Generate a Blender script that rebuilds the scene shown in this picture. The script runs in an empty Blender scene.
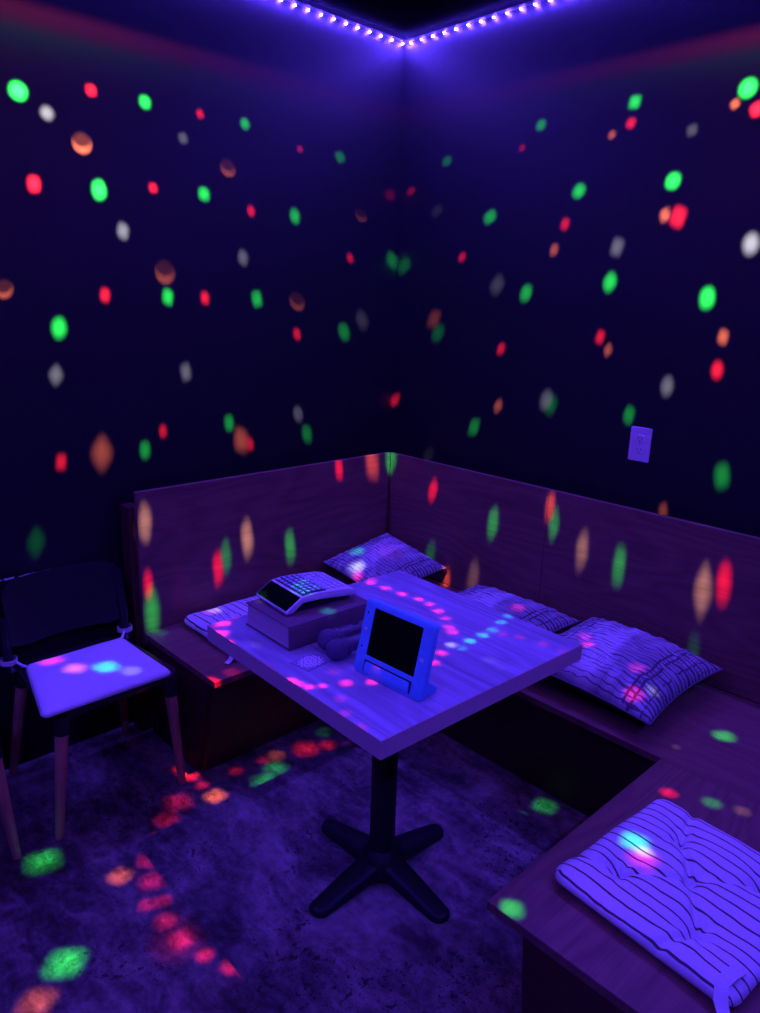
import bpy, bmesh, math, random
from mathutils import Vector, Matrix, Euler
random.seed(7)
sc = bpy.context.scene
COL = sc.collection
PI = math.pi

# ------------------------------------------------------------------ settings
sc.view_settings.view_transform = 'Standard'
sc.view_settings.look = 'None'
sc.view_settings.exposure = 0.0
sc.view_settings.gamma = 1.0
sc.view_settings.use_curve_mapping = False
cy = sc.cycles
cy.use_denoising = True
cy.max_bounces = 6
cy.diffuse_bounces = 3
cy.glossy_bounces = 3
cy.sample_clamp_indirect = 1.5
cy.blur_glossy = 1.0
cy.caustics_reflective = False
cy.caustics_refractive = False
cy.use_light_tree = True

w = bpy.data.worlds.new('dark_room'); sc.world = w
w.use_nodes = True
w.node_tree.nodes['Background'].inputs[0].default_value = (0.0, 0.0, 0.0, 1)

cd = bpy.data.cameras.new('camera'); cam = bpy.data.objects.new('camera', cd); COL.objects.link(cam)
cam.location = (2.4448, -2.4107, 1.5771)
cam.rotation_euler = (1.3014, -0.0304, 0.813)
cd.sensor_width = 36; cd.lens = 36*744.9148/1013
cd.clip_start = 0.05
sc.camera = cam

# ------------------------------------------------------------------ materials
class NT:
    def __init__(s, name):
        s.m = bpy.data.materials.new(name); s.m.use_nodes = True
        s.t = s.m.node_tree; s.b = s.t.nodes['Principled BSDF']
    def n(s, typ, **kw):
        x = s.t.nodes.new(typ)
        for k, v in kw.items():
            if k.startswith('i_'):
                x.inputs[k[2:].replace('_', ' ')].default_value = v
            else: setattr(x, k, v)
        return x
    def l(s, a, b): s.t.links.new(a, b)
    def math(s, op, a, b=None, clamp=False):
        x = s.t.nodes.new('ShaderNodeMath'); x.operation = op; x.use_clamp = clamp
        for i, v in enumerate((a, b)):
            if v is None: continue
            if isinstance(v, (int, float)): x.inputs[i].default_value = v
            else: s.l(v, x.inputs[i])
        return x.outputs[0]
    def mix(s, f, a, b):
        x = s.t.nodes.new('ShaderNodeMix'); x.data_type = 'RGBA'
        for k, v in ((0, f), (6, a), (7, b)):
            if isinstance(v, (int, float)): x.inputs[k].default_value = v
            elif isinstance(v, tuple): x.inputs[k].default_value = (*v[:3], 1)
            else: s.l(v, x.inputs[k])
        return x.outputs[2]
    def ramp(s, f, stops):
        x = s.t.nodes.new('ShaderNodeValToRGB'); e = x.color_ramp.elements
        while len(e) < len(stops): e.new(.5)
        for i, (p, c) in enumerate(stops): e[i].position = p; e[i].color = (*c, 1)
        s.l(f, x.inputs[0]); return x.outputs[0]
    def coord(s, out='Object', scale=(1, 1, 1), rot=(0, 0, 0), loc=(0, 0, 0)):
        c = s.n('ShaderNodeTexCoord'); m = s.n('ShaderNodeMapping')
        m.inputs['Scale'].default_value = scale; m.inputs['Rotation'].default_value = rot
        m.inputs['Location'].default_value = loc
        s.l(c.outputs[out], m.inputs[0]); return m.outputs[0]
    def noise(s, vec, scale, detail=4, rough=.5, dist=0):
        x = s.n('ShaderNodeTexNoise'); x.inputs['Scale'].default_value = scale
        x.inputs['Detail'].default_value = detail; x.inputs['Roughness'].default_value = rough
        x.inputs['Distortion'].default_value = dist
        s.l(vec, x.inputs['Vector']); return x.outputs[0]
    def bump(s, h, strength=.3, dist=.002):
        x = s.n('ShaderNodeBump'); x.inputs['Strength'].default_value = strength
        x.inputs['Distance'].default_value = dist; s.l(h, x.inputs['Height']); s.l(x.outputs[0], s.b.inputs['Normal'])
    def fin(s, col, rough=.6, spec=.5, metal=0):
        if isinstance(col, tuple): s.b.inputs['Base Color'].default_value = (*col, 1)
        else: s.l(col, s.b.inputs['Base Color'])
        if isinstance(rough, (int, float)): s.b.inputs['Roughness'].default_value = rough
        else: s.l(rough, s.b.inputs['Roughness'])
        s.b.inputs['Specular IOR Level'].default_value = spec
        s.b.inputs['Metallic'].default_value = metal
        return s.m

def plain(name, col, rough=.5, spec=.5, metal=0, nscale=60, namt=.12):
    k = NT(name); v = k.coord()
    f = k.noise(v, nscale, 3)
    d = tuple(c*(1-namt) for c in col); u = tuple(min(1, c*(1+namt)) for c in col)
    return k.fin(k.ramp(f, [(.3, d), (.7, u)]), rough, spec, metal)

def wood(name, dark, light, axis='x', rough=.5, fine=1.0, band=1.0, spec=.4, zscale=1.0):
    """long-grained board; axis = grain direction in object space"""
    k = NT(name)
    s = {'x': (.9, 14, 14*zscale), 'y': (14, .9, 14*zscale), 'z': (14, 14, .9)}[axis]
    s2 = {'x': (4, 160, 160), 'y': (160, 4, 160), 'z': (160, 160, 4)}[axis]
    s3 = {'x': (1.1, 5, 5), 'y': (5, 1.1, 5), 'z': (5, 5, 1.1)}[axis]
    a = k.noise(k.coord(scale=s), 1.4, 3, .55, .6)
    warp = k.noise(k.coord(scale=s3, loc=(3, 1, 2)), 1.0, 2, .4)
    rings = k.math('FRACT', k.math('MULTIPLY', warp, 13.0))
    rings = k.math('ABSOLUTE', k.math('SUBTRACT', rings, .5))
    b = k.noise(k.coord(scale=s2), 1.0, 2, .6)
    f = k.math('ADD', k.math('MULTIPLY', a, .45*band), k.math('MULTIPLY', rings, .5*band))
    f = k.math('ADD', f, k.math('MULTIPLY', b, .55*fine))
    f = k.math('SUBTRACT', f, .22+.1*(fine-1), clamp=True)
    c = k.ramp(f, [(.12, dark), (.62, light)])
    k.bump(b, .25, .0008)
    return k.fin(c, rough, spec)

M = {}
def wall_mat(name, col):
    k = NT(name); v = k.coord()
    f = k.noise(v, 3.0, 5); g = k.noise(v, 180, 2)
    c = k.ramp(f, [(.3, tuple(x*.85 for x in col)), (.7, tuple(x*1.15 for x in col))])
    k.bump(g, .25, .001)
    return k.fin(c, .55, .35)
M['wall'] = wall_mat('dark_wall_paint', (.0078, .0062, .0128))
M['ceil'] = plain('dark_ceiling_paint', (.003, .003, .0035), 1.0, 0.0)
def floor_mat():
    k = NT('worn_concrete'); v = k.coord()
    a = k.noise(v, 1.9, 8, .62, .5)
    b = k.noise(k.coord(rot=(0, 0, .5), scale=(1, 2.2, 1)), 5.5, 7, .68, .8)
    c = k.noise(v, 34, 4, .7)
    f = k.math('ADD', k.math('MULTIPLY', a, .62), k.math('MULTIPLY', b, .42))
    f = k.math('ADD', f, k.math('MULTIPLY', c, .24))
    col = k.ramp(f, [(.53, (.035, .018, .018)), (.60, (.10, .070, .070)), (.655, (.19, .135, .125)), (.70, (.28, .20, .18)), (.80, (.46, .36, .32))])
    # dark chips and flecks, gathered in patches
    n1 = k.noise(v, 46, 4, .62, .4)
    n2 = k.noise(k.coord(loc=(4, 2, 0)), 95, 2, .5)
    mask = k.math('MULTIPLY', k.math('SUBTRACT', k.noise(k.coord(loc=(1.2, .4, 0)), 3.4, 3), .47), 9.0, True)
    spk = k.math('MULTIPLY', k.math('MAXIMUM', k.math('GREATER_THAN', n1, .60), k.math('GREATER_THAN', n2, .645)), mask)
    col = k.mix(k.math('MULTIPLY', spk, .85), col, (.018, .014, .018))
    # trowel streaks
    st = k.noise(k.coord(rot=(0, 0, .75), scale=(3, 30, 1)), 1.3, 4, .7)
    col = k.mix(k.math('MULTIPLY', k.math('SUBTRACT', st, .56), 3.0, True), col, (.05, .04, .05))
    k.bump(c, .2, .002)
    return k.fin(col, .62, .3)
M['floor'] = floor_mat()
M['oak_x'] = wood('brown_wood_grain_along', (.15, .060, .056), (.27, .120, .094), 'x')
M['oak_y'] = wood('brown_wood_grain_across', (.15, .060, .056), (.27, .120, .094), 'y')
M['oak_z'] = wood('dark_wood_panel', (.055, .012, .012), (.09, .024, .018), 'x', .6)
M['ash'] = wood('pale_tabletop', (.26, .25, .36), (.58, .56, .74), 'x', .38, fine=1.0, band=.8)
M['edge'] = wood('tabletop_edge', (.66, .42, .42), (.82, .54, .54), 'x', .5, fine=.6, band=.5)
M['leg'] = wood('beech_leg', (.50, .22, .12), (.70, .33, .19), 'z', .45, fine=.5)
M['black'] = plain('black_plastic', (.012, .012, .016), .32, .5)
M['blackmetal'] = plain('black_powder_coat', (.010, .009, .011), .5, .4)
M['white'] = plain('white_plastic', (.80, .79, .82), .4, .4, namt=.03)
M['slot'] = plain('slot_black', (.01, .01, .012), .6)
M['screw'] = plain('screw_metal', (.6, .6, .62), .35, .5, .8)
M['caseblue'] = plain('blue_foam', (.16, .62, .95), .62, .3, namt=.05)
M['casedark'] = plain('blue_foam_recess', (.10, .40, .7), .65, .3, namt=.05)
M['screen'] = plain('black_glass', (.003, .003, .004), .08, .5, namt=.02)
M['cover'] = plain('dark_book_cloth', (.17, .10, .12), .55, .3)
def pages():
    k = NT('page_edges'); v = k.coord(scale=(2, 2, 420))
    f = k.noise(v, 1.0, 2, .6)
    return k.fin(k.ramp(f, [(.3, (.46, .36, .34)), (.7, (.78, .66, .62))]), .8, .2)
M['pages'] = pages()
M['key'] = plain('pale_key', (.6, .7, .8), .5, .4, namt=.04)
M['keydeck'] = plain('dark_key_deck', (.02, .02, .03), .5)
M['mic'] = plain('dark_mic_body', (.08, .07, .11), .4, .5)
def foam():
    k = NT('mic_foam'); f = k.noise(k.coord(), 420, 2)
    k.bump(f, .6, .002)
    return k.fin(k.ramp(f, [(.3, (.07, .06, .11)), (.7, (.17, .14, .22))]), .9, .2)
M['foam'] = foam()
def fabric_white():
    k = NT('white_cotton'); v = k.coord()
    f = k.noise(v, 260, 2); g = k.noise(v, 18, 3)
    k.bump(g, .35, .004)
    return k.fin(k.ramp(f, [(.3, (.70, .68, .72)), (.7, (.80, .78, .82))]), .85, .15)
M['cotton'] = fabric_white()
def fabric_stripe():
    k = NT('pinstripe_cotton'); c = k.n('ShaderNodeTexCoord'); sp = k.n('ShaderNodeSeparateXYZ')
    k.l(c.outputs['UV'], sp.inputs[0])
    nz = k.noise(k.coord('UV', scale=(1, 1, 1)), 5, 2)
    v = k.math('ADD', k.math('MULTIPLY', sp.outputs[1], 15.0), k.math('MULTIPLY', nz, .45))
    d = k.math('ABSOLUTE', k.math('SUBTRACT', k.math('FRACT', v), .5))
    line = k.math('LESS_THAN', d, .074)
    f = k.noise(k.coord(), 260, 2)
    base = k.ramp(f, [(.3, (.72, .70, .74)), (.7, (.82, .80, .84))])
    return k.fin(k.mix(k.math('MULTIPLY', line, .93), base, (.045, .035, .05)), .85, .15)
M['stripe'] = fabric_stripe()
def fabric_plaid(name, seed):
    k = NT(name); c = k.n('ShaderNodeTexCoord'); sp = k.n('ShaderNodeSeparateXYZ')
    k.l(c.outputs['UV'], sp.inputs[0])
    U, V = sp.outputs[0], sp.outputs[1]
    wob = k.noise(k.coord('UV', scale=(4, 9, 1), loc=(seed, 0, 0)), 1.0, 2)
    side = k.math('POWER', k.math('ABSOLUTE', k.math('SUBTRACT', k.math('MULTIPLY', U, 2.0), 1.0)), 1.6)
    br = k.noise(k.coord('UV', scale=(9, 22, 1), loc=(seed, 3, 0)), 1.0, 3, .6)
    # thin wavy pin lines across the pillow, bolder towards both ends
    v = k.math('ADD', k.math('MULTIPLY', V, 23.0), k.math('MULTIPLY', wob, 1.6))
    d = k.math('ABSOLUTE', k.math('SUBTRACT', k.math('FRACT', v), .5))
    width = k.math('ADD', k.math('MULTIPLY', side, .12), k.math('ADD', k.math('MULTIPLY', k.math('SUBTRACT', br, .5), .5), .06))
    lines = k.math('SUBTRACT', 1.0, k.math('DIVIDE', k.math('SUBTRACT', d, width), .05), clamp=True)
    # pairs of bold threads running the other way near both ends, crossed by finer ones
    def thread(u0, w_):
        uu = k.math('ADD', U, k.math('MULTIPLY', k.math('SUBTRACT', wob, .5), .05))
        return k.math('LESS_THAN', k.math('ABSOLUTE', k.math('SUBTRACT', uu, u0)), w_)
    th = thread(.13, .007)
    for u0, w_ in ((.20, .006), (.80, .008), (.845, .009), (.93, .005)): th = k.math('MAXIMUM', th, thread(u0, w_))
    th = k.math('MULTIPLY', th, k.math('GREATER_THAN', br, .42))
    v2 = k.math('ADD', k.math('MULTIPLY', U, 60.0), k.math('MULTIPLY', wob, .8))
    d2 = k.math('ABSOLUTE', k.math('SUBTRACT', k.math('FRACT', v2), .5))
    patch = k.noise(k.coord('UV', scale=(5, 3, 1), loc=(seed, 7, 0)), 1.0, 2, .5)
    l2 = k.math('MULTIPLY', k.math('LESS_THAN', d2, .2), k.math('GREATER_THAN', patch, .56))
    m = k.math('MAXIMUM', k.math('MULTIPLY', lines, .82), k.math('MAXIMUM', k.math('MULTIPLY', th, .85), k.math('MULTIPLY', l2, .5)))
    # woven grey zones between the paler bands
    zone = k.noise(k.coord('UV', scale=(6, 1.2, 1), loc=(seed*2, 1, 0)), 1.0, 2, .5)
    base = k.ramp(zone, [(.40, (.70, .68, .74)), (.60, (.36, .34, .40))])
    f = k.noise(k.coord('UV'), 230, 2)
    k.bump(f, .3, .001)
    return k.fin(k.mix(m, base, (.05, .04, .06)), .88, .12)
M['plaid'] = fabric_plaid('woven_dash_fabric', 2.3)
M['pillowback'] = plain('dark_pillow_back', (.03, .026, .036), .9, .1)
def card():
    k = NT('printed_lace_card'); c = k.n('ShaderNodeTexCoord'); sp = k.n('ShaderNodeSeparateXYZ')
    k.l(c.outputs['UV'], sp.inputs[0])
    x = k.math('SUBTRACT', sp.outputs[0], .5); y = k.math('SUBTRACT', sp.outputs[1], .5)
    r = k.math('SQRT', k.math('ADD', k.math('MULTIPLY', x, x), k.math('MULTIPLY', y, y)))
    a = k.math('ARCTAN2', y, x)
    pet = k.math('SINE', k.math('MULTIPLY', a, 12.0))
    ring = k.math('SINE', k.math('ADD', k.math('MULTIPLY', r, 44.0), k.math('MULTIPLY', pet, 1.6)))
    on = k.math('MULTIPLY', k.math('GREATER_THAN', ring, 0.0), k.math('LESS_THAN', r, .44))
    return k.fin(k.mix(on, (.30, .28, .40), (.95, .93, .98)), .5, .3)
M['card'] = card()
M['tape'] = plain('white_strip_tape', (.05, .05, .06), .5)
M['plaster'] = plain('bare_plaster', (.66, .64, .64), .9, .1)
def led():
    k = NT('blue_led'); k.t.nodes.remove(k.b)
    e = k.n('ShaderNodeEmission'); e.inputs[0].default_value = (.088, .036, 1.0, 1); e.inputs[1].default_value = LED
    k.l(e.outputs[0], k.t.nodes['Material Output'].inputs[0]); return k.m
LED = 4100.0
M['led'] = led()

# ------------------------------------------------------------------ geometry helpers
def box(bm, x0, x1, y0, y1, z0, z1, bev=0.0, seg=2, mi=0):
    r = bmesh.ops.create_cube(bm, size=1)
    for v in r['verts']:
        v.co = Vector(((x0+x1)/2+v.co.x*(x1-x0), (y0+y1)/2+v.co.y*(y1-y0), (z0+z1)/2+v.co.z*(z1-z0)))
    fs = list({f for v in r['verts'] for f in v.link_faces})
    for f in fs: f.material_index = mi
    if bev > 0:
        es = list({e for v in r['verts'] for e in v.link_edges})
        bmesh.ops.bevel(bm, geom=es, offset=bev, segments=seg, profile=.5, affect='EDGES')
    return bm
def prism(bm, poly, axis, a0, a1, bev=0.0, seg=2):
    """poly: list of 2-D points; axis: extrusion axis"""
    def P(p, t):
        return {'x': (t, p[0], p[1]), 'y': (p[0], t, p[1]), 'z': (p[0], p[1], t)}[axis]
    A = [bm.verts.new(P(p, a0)) for p in poly]; B = [bm.verts.new(P(p, a1)) for p in poly]
    n = len(poly); fs = [bm.faces.new(A), bm.faces.new(B[::-1])]
    for i in range(n): fs.append(bm.faces.new((A[i], B[i], B[(i+1) % n], A[(i+1) % n])))
    bmesh.ops.recalc_face_normals(bm, faces=fs)
    if bev > 0:
        es = list({e for f in fs for e in f.edges})
        bmesh.ops.bevel(bm, geom=es, offset=bev, segments=seg, profile=.5, affect='EDGES')
    return bm
def tube(bm, pts, rads, n=16, caps=True):
    """rings swept along pts with radius per point"""
    pts = [Vector(p) for p in pts]; rings = []
    up = Vector((0, 0, 1))
    for i, p in enumerate(pts):
        d = (pts[min(i+1, len(pts)-1)]-pts[max(i-1, 0)]).normalized()
        u = up if abs(d.dot(up)) < .95 else Vector((1, 0, 0))
        s = d.cross(u).normalized(); t = s.cross(d).normalized()
        rings.append([bm.verts.new(p+(s*math.cos(2*PI*j/n)+t*math.sin(2*PI*j/n))*rads[i]) for j in range(n)])
    fs = []
    for a, b in zip(rings, rings[1:]):
        for j in range(n): fs.append(bm.faces.new((a[j], a[(j+1) % n], b[(j+1) % n], b[j])))
    if caps: fs += [bm.faces.new(rings[0][::-1]), bm.faces.new(rings[-1])]
    bmesh.ops.recalc_face_normals(bm, faces=fs)
    return bm
def loft(bm, rings, closed=False):
    R = [[bm.verts.new(p) for p in r] for r in rings]; fs = []; n = len(R[0])
    for a, b in zip(R, R[1:]):
        for j in range(n): fs.append(bm.faces.new((a[j], a[(j+1) % n], b[(j+1) % n], b[j])))
    if closed:
        for j in range(n): fs.append(bm.faces.new((R[-1][j], R[-1][(j+1) % n], R[0][(j+1) % n], R[0][j])))
    else: fs += [bm.faces.new(R[0][::-1]), bm.faces.new(R[-1])]
    bmesh.ops.recalc_face_normals(bm, faces=fs); return bm
def rrect(w, h, r, n=6, cx=0, cy=0):
    out = []
    for sx, sy, a0 in ((1, -1, -PI/2), (1, 1, 0), (-1, 1, PI/2), (-1, -1, PI)):
        for i in range(n+1):
            a = a0+PI/2*i/n
            out.append((cx+sx*(w/2-r)+r*math.cos(a), cy+sy*(h/2-r)+r*math.sin(a)))
    return out
def obj(name, bm, mat, parent=None, smooth=True, angle=35, loc=None):
    me = bpy.data.meshes.new(name); bm.to_mesh(me); bm.free()
    for m in (mat if isinstance(mat, (list, tuple)) else [mat]): me.materials.append(m)
    if smooth:
        for p in me.polygons: p.use_smooth = True
        me.set_sharp_from_angle(angle=math.radians(angle))
    o = bpy.data.objects.new(name, me); COL.objects.link(o)
    if parent: o.parent = parent
    if loc: o.location = loc
    return o
def thing(name, label, cat, loc=(0, 0, 0), rot=(0, 0, 0), group=None):
    o = bpy.data.objects.new(name, None); COL.objects.link(o); o.empty_display_size = .05
    o.location = loc; o.rotation_euler = rot; tag(o, label, cat, group); return o
def tag(o, label, cat, group=None):
    o['label'] = label; o['category'] = cat
    if group: o['group'] = group
    return o
def struct(name, bm, mat, label, cat, smooth=False):
    o = obj(name, bm, mat, None, smooth); o['kind'] = 'structure'; tag(o, label, cat); return o
def BM(): return bmesh.new()

# ------------------------------------------------------------------ room shell
X1, Y1, ZC = 3.15, -3.15, 2.62
T = .1
struct('floor', box(BM(), -T, X1+T, Y1-T, T, -T, 0), M['floor'], 'blotchy worn concrete floor under the table and chairs', 'floor')
struct('ceiling', box(BM(), -T, X1+T, Y1-T, T, ZC, ZC+T), M['ceil'], 'black ceiling above the string of blue lights', 'ceiling')
wl = struct('wall_left', box(BM(), -T, 0, Y1-T, T, 0, ZC), M['wall'], 'dark wall on the left behind the black chair', 'wall')
struct('wall_right', box(BM(), 0, X1+T, 0, T, 0, ZC), M['wall'], 'dark wall on the right carrying the power outlet', 'wall')
struct('wall_near', box(BM(), 0, X1+T, Y1-T, Y1, 0, ZC), M['wall'], 'dark wall behind the viewer', 'wall')
struct('wall_far_right', box(BM(), X1, X1+T, Y1, 0, 0, ZC), M['wall'], 'dark wall beyond the right bench', 'wall')
# paint rubbed off the left wall by the chair tops
def scuff(y0, y1, z):
    bm = BM(); n = 14; rnd = random.Random(int(abs(y0)*1000))
    top = []; bot = []
    for i in range(n+1):
        y = y0+(y1-y0)*i/n; k = math.sin(PI*min(max(i/n, .04), .96))**.4
        top.append((y, z+.0035*k+rnd.uniform(-.0012, .0012))); bot.append((y, z-.0035*k+rnd.uniform(-.0012, .0012)))
    return prism(bm, bot+top[::-1], 'x', 0.0, .0015)
for y0, y1 in ((-1.681, -1.544), (-1.727, -1.694), (-1.77, -1.733)):
    s = obj('paint_scuff', scuff(y0, y1, .676), M['plaster'], wl, False); s['label'] = 'pale scuff where paint has rubbed off'

# ------------------------------------------------------------------ LED strip around the ceiling
led_root = thing('led_strip_light', 'string of bright blue-violet LED dots along the top of the walls', 'light', (0, 0, 2.585))
zt = .012
bm = BM()
for x0, x1, y0, y1 in ((.001, .003, Y1+.01, -.001), (.003, X1-.01, -.003, -.001), (X1-.003, X1-.001, Y1+.01, -.003), (.003, X1-.01, Y1+.001, Y1+.003)):
    box(bm, x0, x1, y0, y1, zt-.005, zt+.005)
obj('strip_tape', bm, M['tape'], led_root, False)
def bead_bm(bm, mat=Matrix()):
    # shallow lens, wide side down and out
    n = 8; rings = []
    for r, h in ((.0045, 0), (.0043, .0008), (.0030, .0016)):
        rings.append([bm.verts.new(mat @ Vector((r*math.cos(2*PI*j/n), r*math.sin(2*PI*j/n), h))) for j in range(n)])
    for a, b in zip(rings, rings[1:]):
        for j in range(n): bm.faces.new((a[j], a[(j+1) % n], b[(j+1) % n], b[j]))
    bm.faces.new(rings[-1])
    return bm
def bead_mat(px, py, nx, ny):
    d = Vector((nx*.36, ny*.36, -.93)).normalized()
    q = d.to_track_quat('Z', 'Y')
    return Matrix.Translation(Vector((px+nx*.0065, py+ny*.0065, 0))) @ q.to_matrix().to_4x4()
bead0 = obj('led_bead', bead_bm(BM()), M['led'], led_root)
SP = .0605
first = True
def put_bead(px, py, nx, ny):
    global first
    o = bead0 if first else bead0.copy()
    if not first: COL.objects.link(o)
    first = False
    o.parent = led_root; o.matrix_local = bead_mat(px, py, nx, ny)
NV = 24
for i in range(NV): put_bead(0, -.02-SP*i, 1, 0)
for i in range(NV): put_bead(.04+SP*i, 0, 0, -1)
rest = BM()
i = NV
while .02+SP*i < -Y1-.03: bead_bm(rest, bead_mat(0, -.02-SP*i, 1, 0)); i += 1
i = NV
while .04+SP*i < X1-.03: bead_bm(rest, bead_mat(.04+SP*i, 0, 0, -1)); i += 1
i = 0
while .04+SP*i < X1-.03:
    bead_bm(rest, bead_mat(.04+SP*i, Y1, 0, 1)); bead_bm(rest, bead_mat(X1, -.04-SP*i, -1, 0)); i += 1
ro = obj('led_beads', rest, M['led'], led_root); ro['kind'] = 'stuff'

# ------------------------------------------------------------------ booth benches
d, hb, yL, hs, DL, DR = .1046, .9226, -1.3123, .4043, .5774, .6148
XA, YA, XE = 1.7105, -1.3659, 2.32     # return arm: front edge, end, far side
TH = .022
BG = 'built-in booth benches around the table'
# left bench ---------------------------------------------------------
b = thing('booth_bench', 'wooden bench with tall backrest along the left wall beside the black chair', 'bench', (0, 0, 0), group=BG)
obj('seat', box(BM(), d+.001, DL, yL, -d-.001, hs-TH, hs, .0012, 1), M['oak_y'], b, False)
obj('backrest', box(BM(), d-.02, d, yL, -d, hs-.05, hb, .0012, 1), M['oak_y'], b, False)
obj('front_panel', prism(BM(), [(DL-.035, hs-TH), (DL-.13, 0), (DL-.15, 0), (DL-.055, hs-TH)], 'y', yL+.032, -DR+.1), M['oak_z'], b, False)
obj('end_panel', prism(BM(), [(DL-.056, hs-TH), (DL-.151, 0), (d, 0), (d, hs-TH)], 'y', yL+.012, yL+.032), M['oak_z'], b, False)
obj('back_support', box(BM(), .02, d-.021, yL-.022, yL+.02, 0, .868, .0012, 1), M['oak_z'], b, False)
# back bench ---------------------------------------------------------
b = thing('booth_bench', 'long wooden bench with two-board backrest under the power outlet', 'bench', (DL, 0, 0), group=BG)
o = lambda x: x-DL
obj('seat', box(BM(), o(DL+.0015), o(XE), -DR, -.395, hs-TH, hs, .0012, 1), M['oak_x'], b, False)
obj('seat', box(BM(), o(DL+.0015), o(XE), -.3935, -d-.001, hs-TH, hs, .0012, 1), M['oak_x'], b, False)
obj('backrest', box(BM(), o(d+.001), o(.9465), -d, -d+.02, hs+.001, hb, .0012, 1), M['oak_x'], b, False)
obj('backrest', box(BM(), o(.948), o(XE), -d, -d+.02, hs+.001, hb, .0012, 1), M['oak_x'], b, False)
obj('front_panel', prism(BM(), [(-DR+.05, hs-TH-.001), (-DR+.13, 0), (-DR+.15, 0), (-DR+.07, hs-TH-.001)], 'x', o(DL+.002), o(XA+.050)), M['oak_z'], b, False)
# return arm ---------------------------------------------------------
b = thing('booth_bench', 'near wooden bench arm at lower right under the big pinstriped pad', 'bench', (XA, YA, 0), group=BG)
obj('seat', box(BM(), 0, XE-XA, 0, -DR-YA-.0015, hs-TH, hs, .0012, 1), M['oak_y'], b, False)
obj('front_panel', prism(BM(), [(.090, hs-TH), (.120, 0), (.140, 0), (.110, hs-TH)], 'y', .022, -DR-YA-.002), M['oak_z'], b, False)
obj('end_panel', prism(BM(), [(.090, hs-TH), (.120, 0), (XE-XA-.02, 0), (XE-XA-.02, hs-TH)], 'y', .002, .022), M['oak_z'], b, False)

# ------------------------------------------------------------------ table
TX, TY, TA, ZT, LX, LY, TT = 1.2, -1.1529, -.0313, .7461, .684, .690, .0432
t = thing('pedestal_table', 'square pale wood pedestal table with black cross base in the middle', 'table', (TX, TY, 0), (0, 0, TA))
obj('tabletop', box(BM(), -LX/2+.002, LX/2-.002, -LY/2+.002, LY/2-.002, ZT-TT, ZT), M['ash'], t, False)
bm = BM()
def ring(bm, w, h, t_, z0, z1):
    for x0, x1, y0, y1 in ((-w/2, w/2, -h/2, -h/2+t_), (-w/2, w/2, h/2-t_, h/2), (-w/2, -w/2+t_, -h/2+t_, h/2-t_), (w/2-t_, w/2, -h/2+t_, h/2-t_)):
        box(bm, x0, x1, y0, y1, z0, z1)
ring(bm, LX, LY, .002, ZT-TT, ZT-.0005)
e = obj('edge_band', bm, M['edge'], t, False); e['label'] = 'darker brown edge band'
obj('pole', tube(BM(), [(0, 0, .05), (0, 0, ZT-TT-.012)], [.036, .036], 32), M['blackmetal'], t)
bm = BM(); box(bm, -.16, .16, -.03, .03, ZT-TT-.012, ZT-TT-.0005, .003); box(bm, -.03, .03, -.16, .16, ZT-TT-.012, ZT-TT-.0005, .003)
obj('top_bracket', bm, M['blackmetal'], t)
obj('base_hub', tube(BM(), [(0, 0, .022), (0, 0, .06), (0, 0, .085)], [.07, .06, .038], 32), M['blackmetal'], t)
for k in range(4):
    a = k*PI/2-TA; rings = []
    for s in [i/10 for i in range(11)]:
        x = .03+s*.196; zt_ = .066-.042*s**1.1; zb = .022*(1-s)+.003; hw = .041-.010*s
        hw = hw
        prof = [(-hw, zb), (-hw, zt_-.018), (-hw*.8, zt_-.006), (-hw*.4, zt_), (hw*.4, zt_), (hw*.8, zt_-.006), (hw, zt_-.018), (hw, zb)]
        rings.append([(x*math.cos(a)-y*math.sin(a), x*math.sin(a)+y*math.cos(a), z) for y, z in prof])
    for ph_ in (25, 50, 70, 82):
        x = .03+.196+.027*math.sin(math.radians(ph_)); q_ = math.cos(math.radians(ph_)); hq = .55+.45*q_
        rings.append([(x*math.cos(a)-y*q_*math.sin(a), x*math.sin(a)+y*q_*math.cos(a), .003+(z-.003)*hq) for y, z in prof])
    f = obj('foot', loft(BM(), rings), M['blackmetal'], t, True, 50)
    bm = BM(); tube(bm, [(.21*math.cos(a), .21*math.sin(a), 0), (.21*math.cos(a), .21*math.sin(a), .008)], [.018, .018], 16)
    obj('foot_pad', bm, M['black'], f)

for o_ in t.children:
    if o_.name.split('.')[0] in ('pole', 'top_bracket', 'base_hub', 'foot'): o_.location = (-.020, .008, 0)
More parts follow.
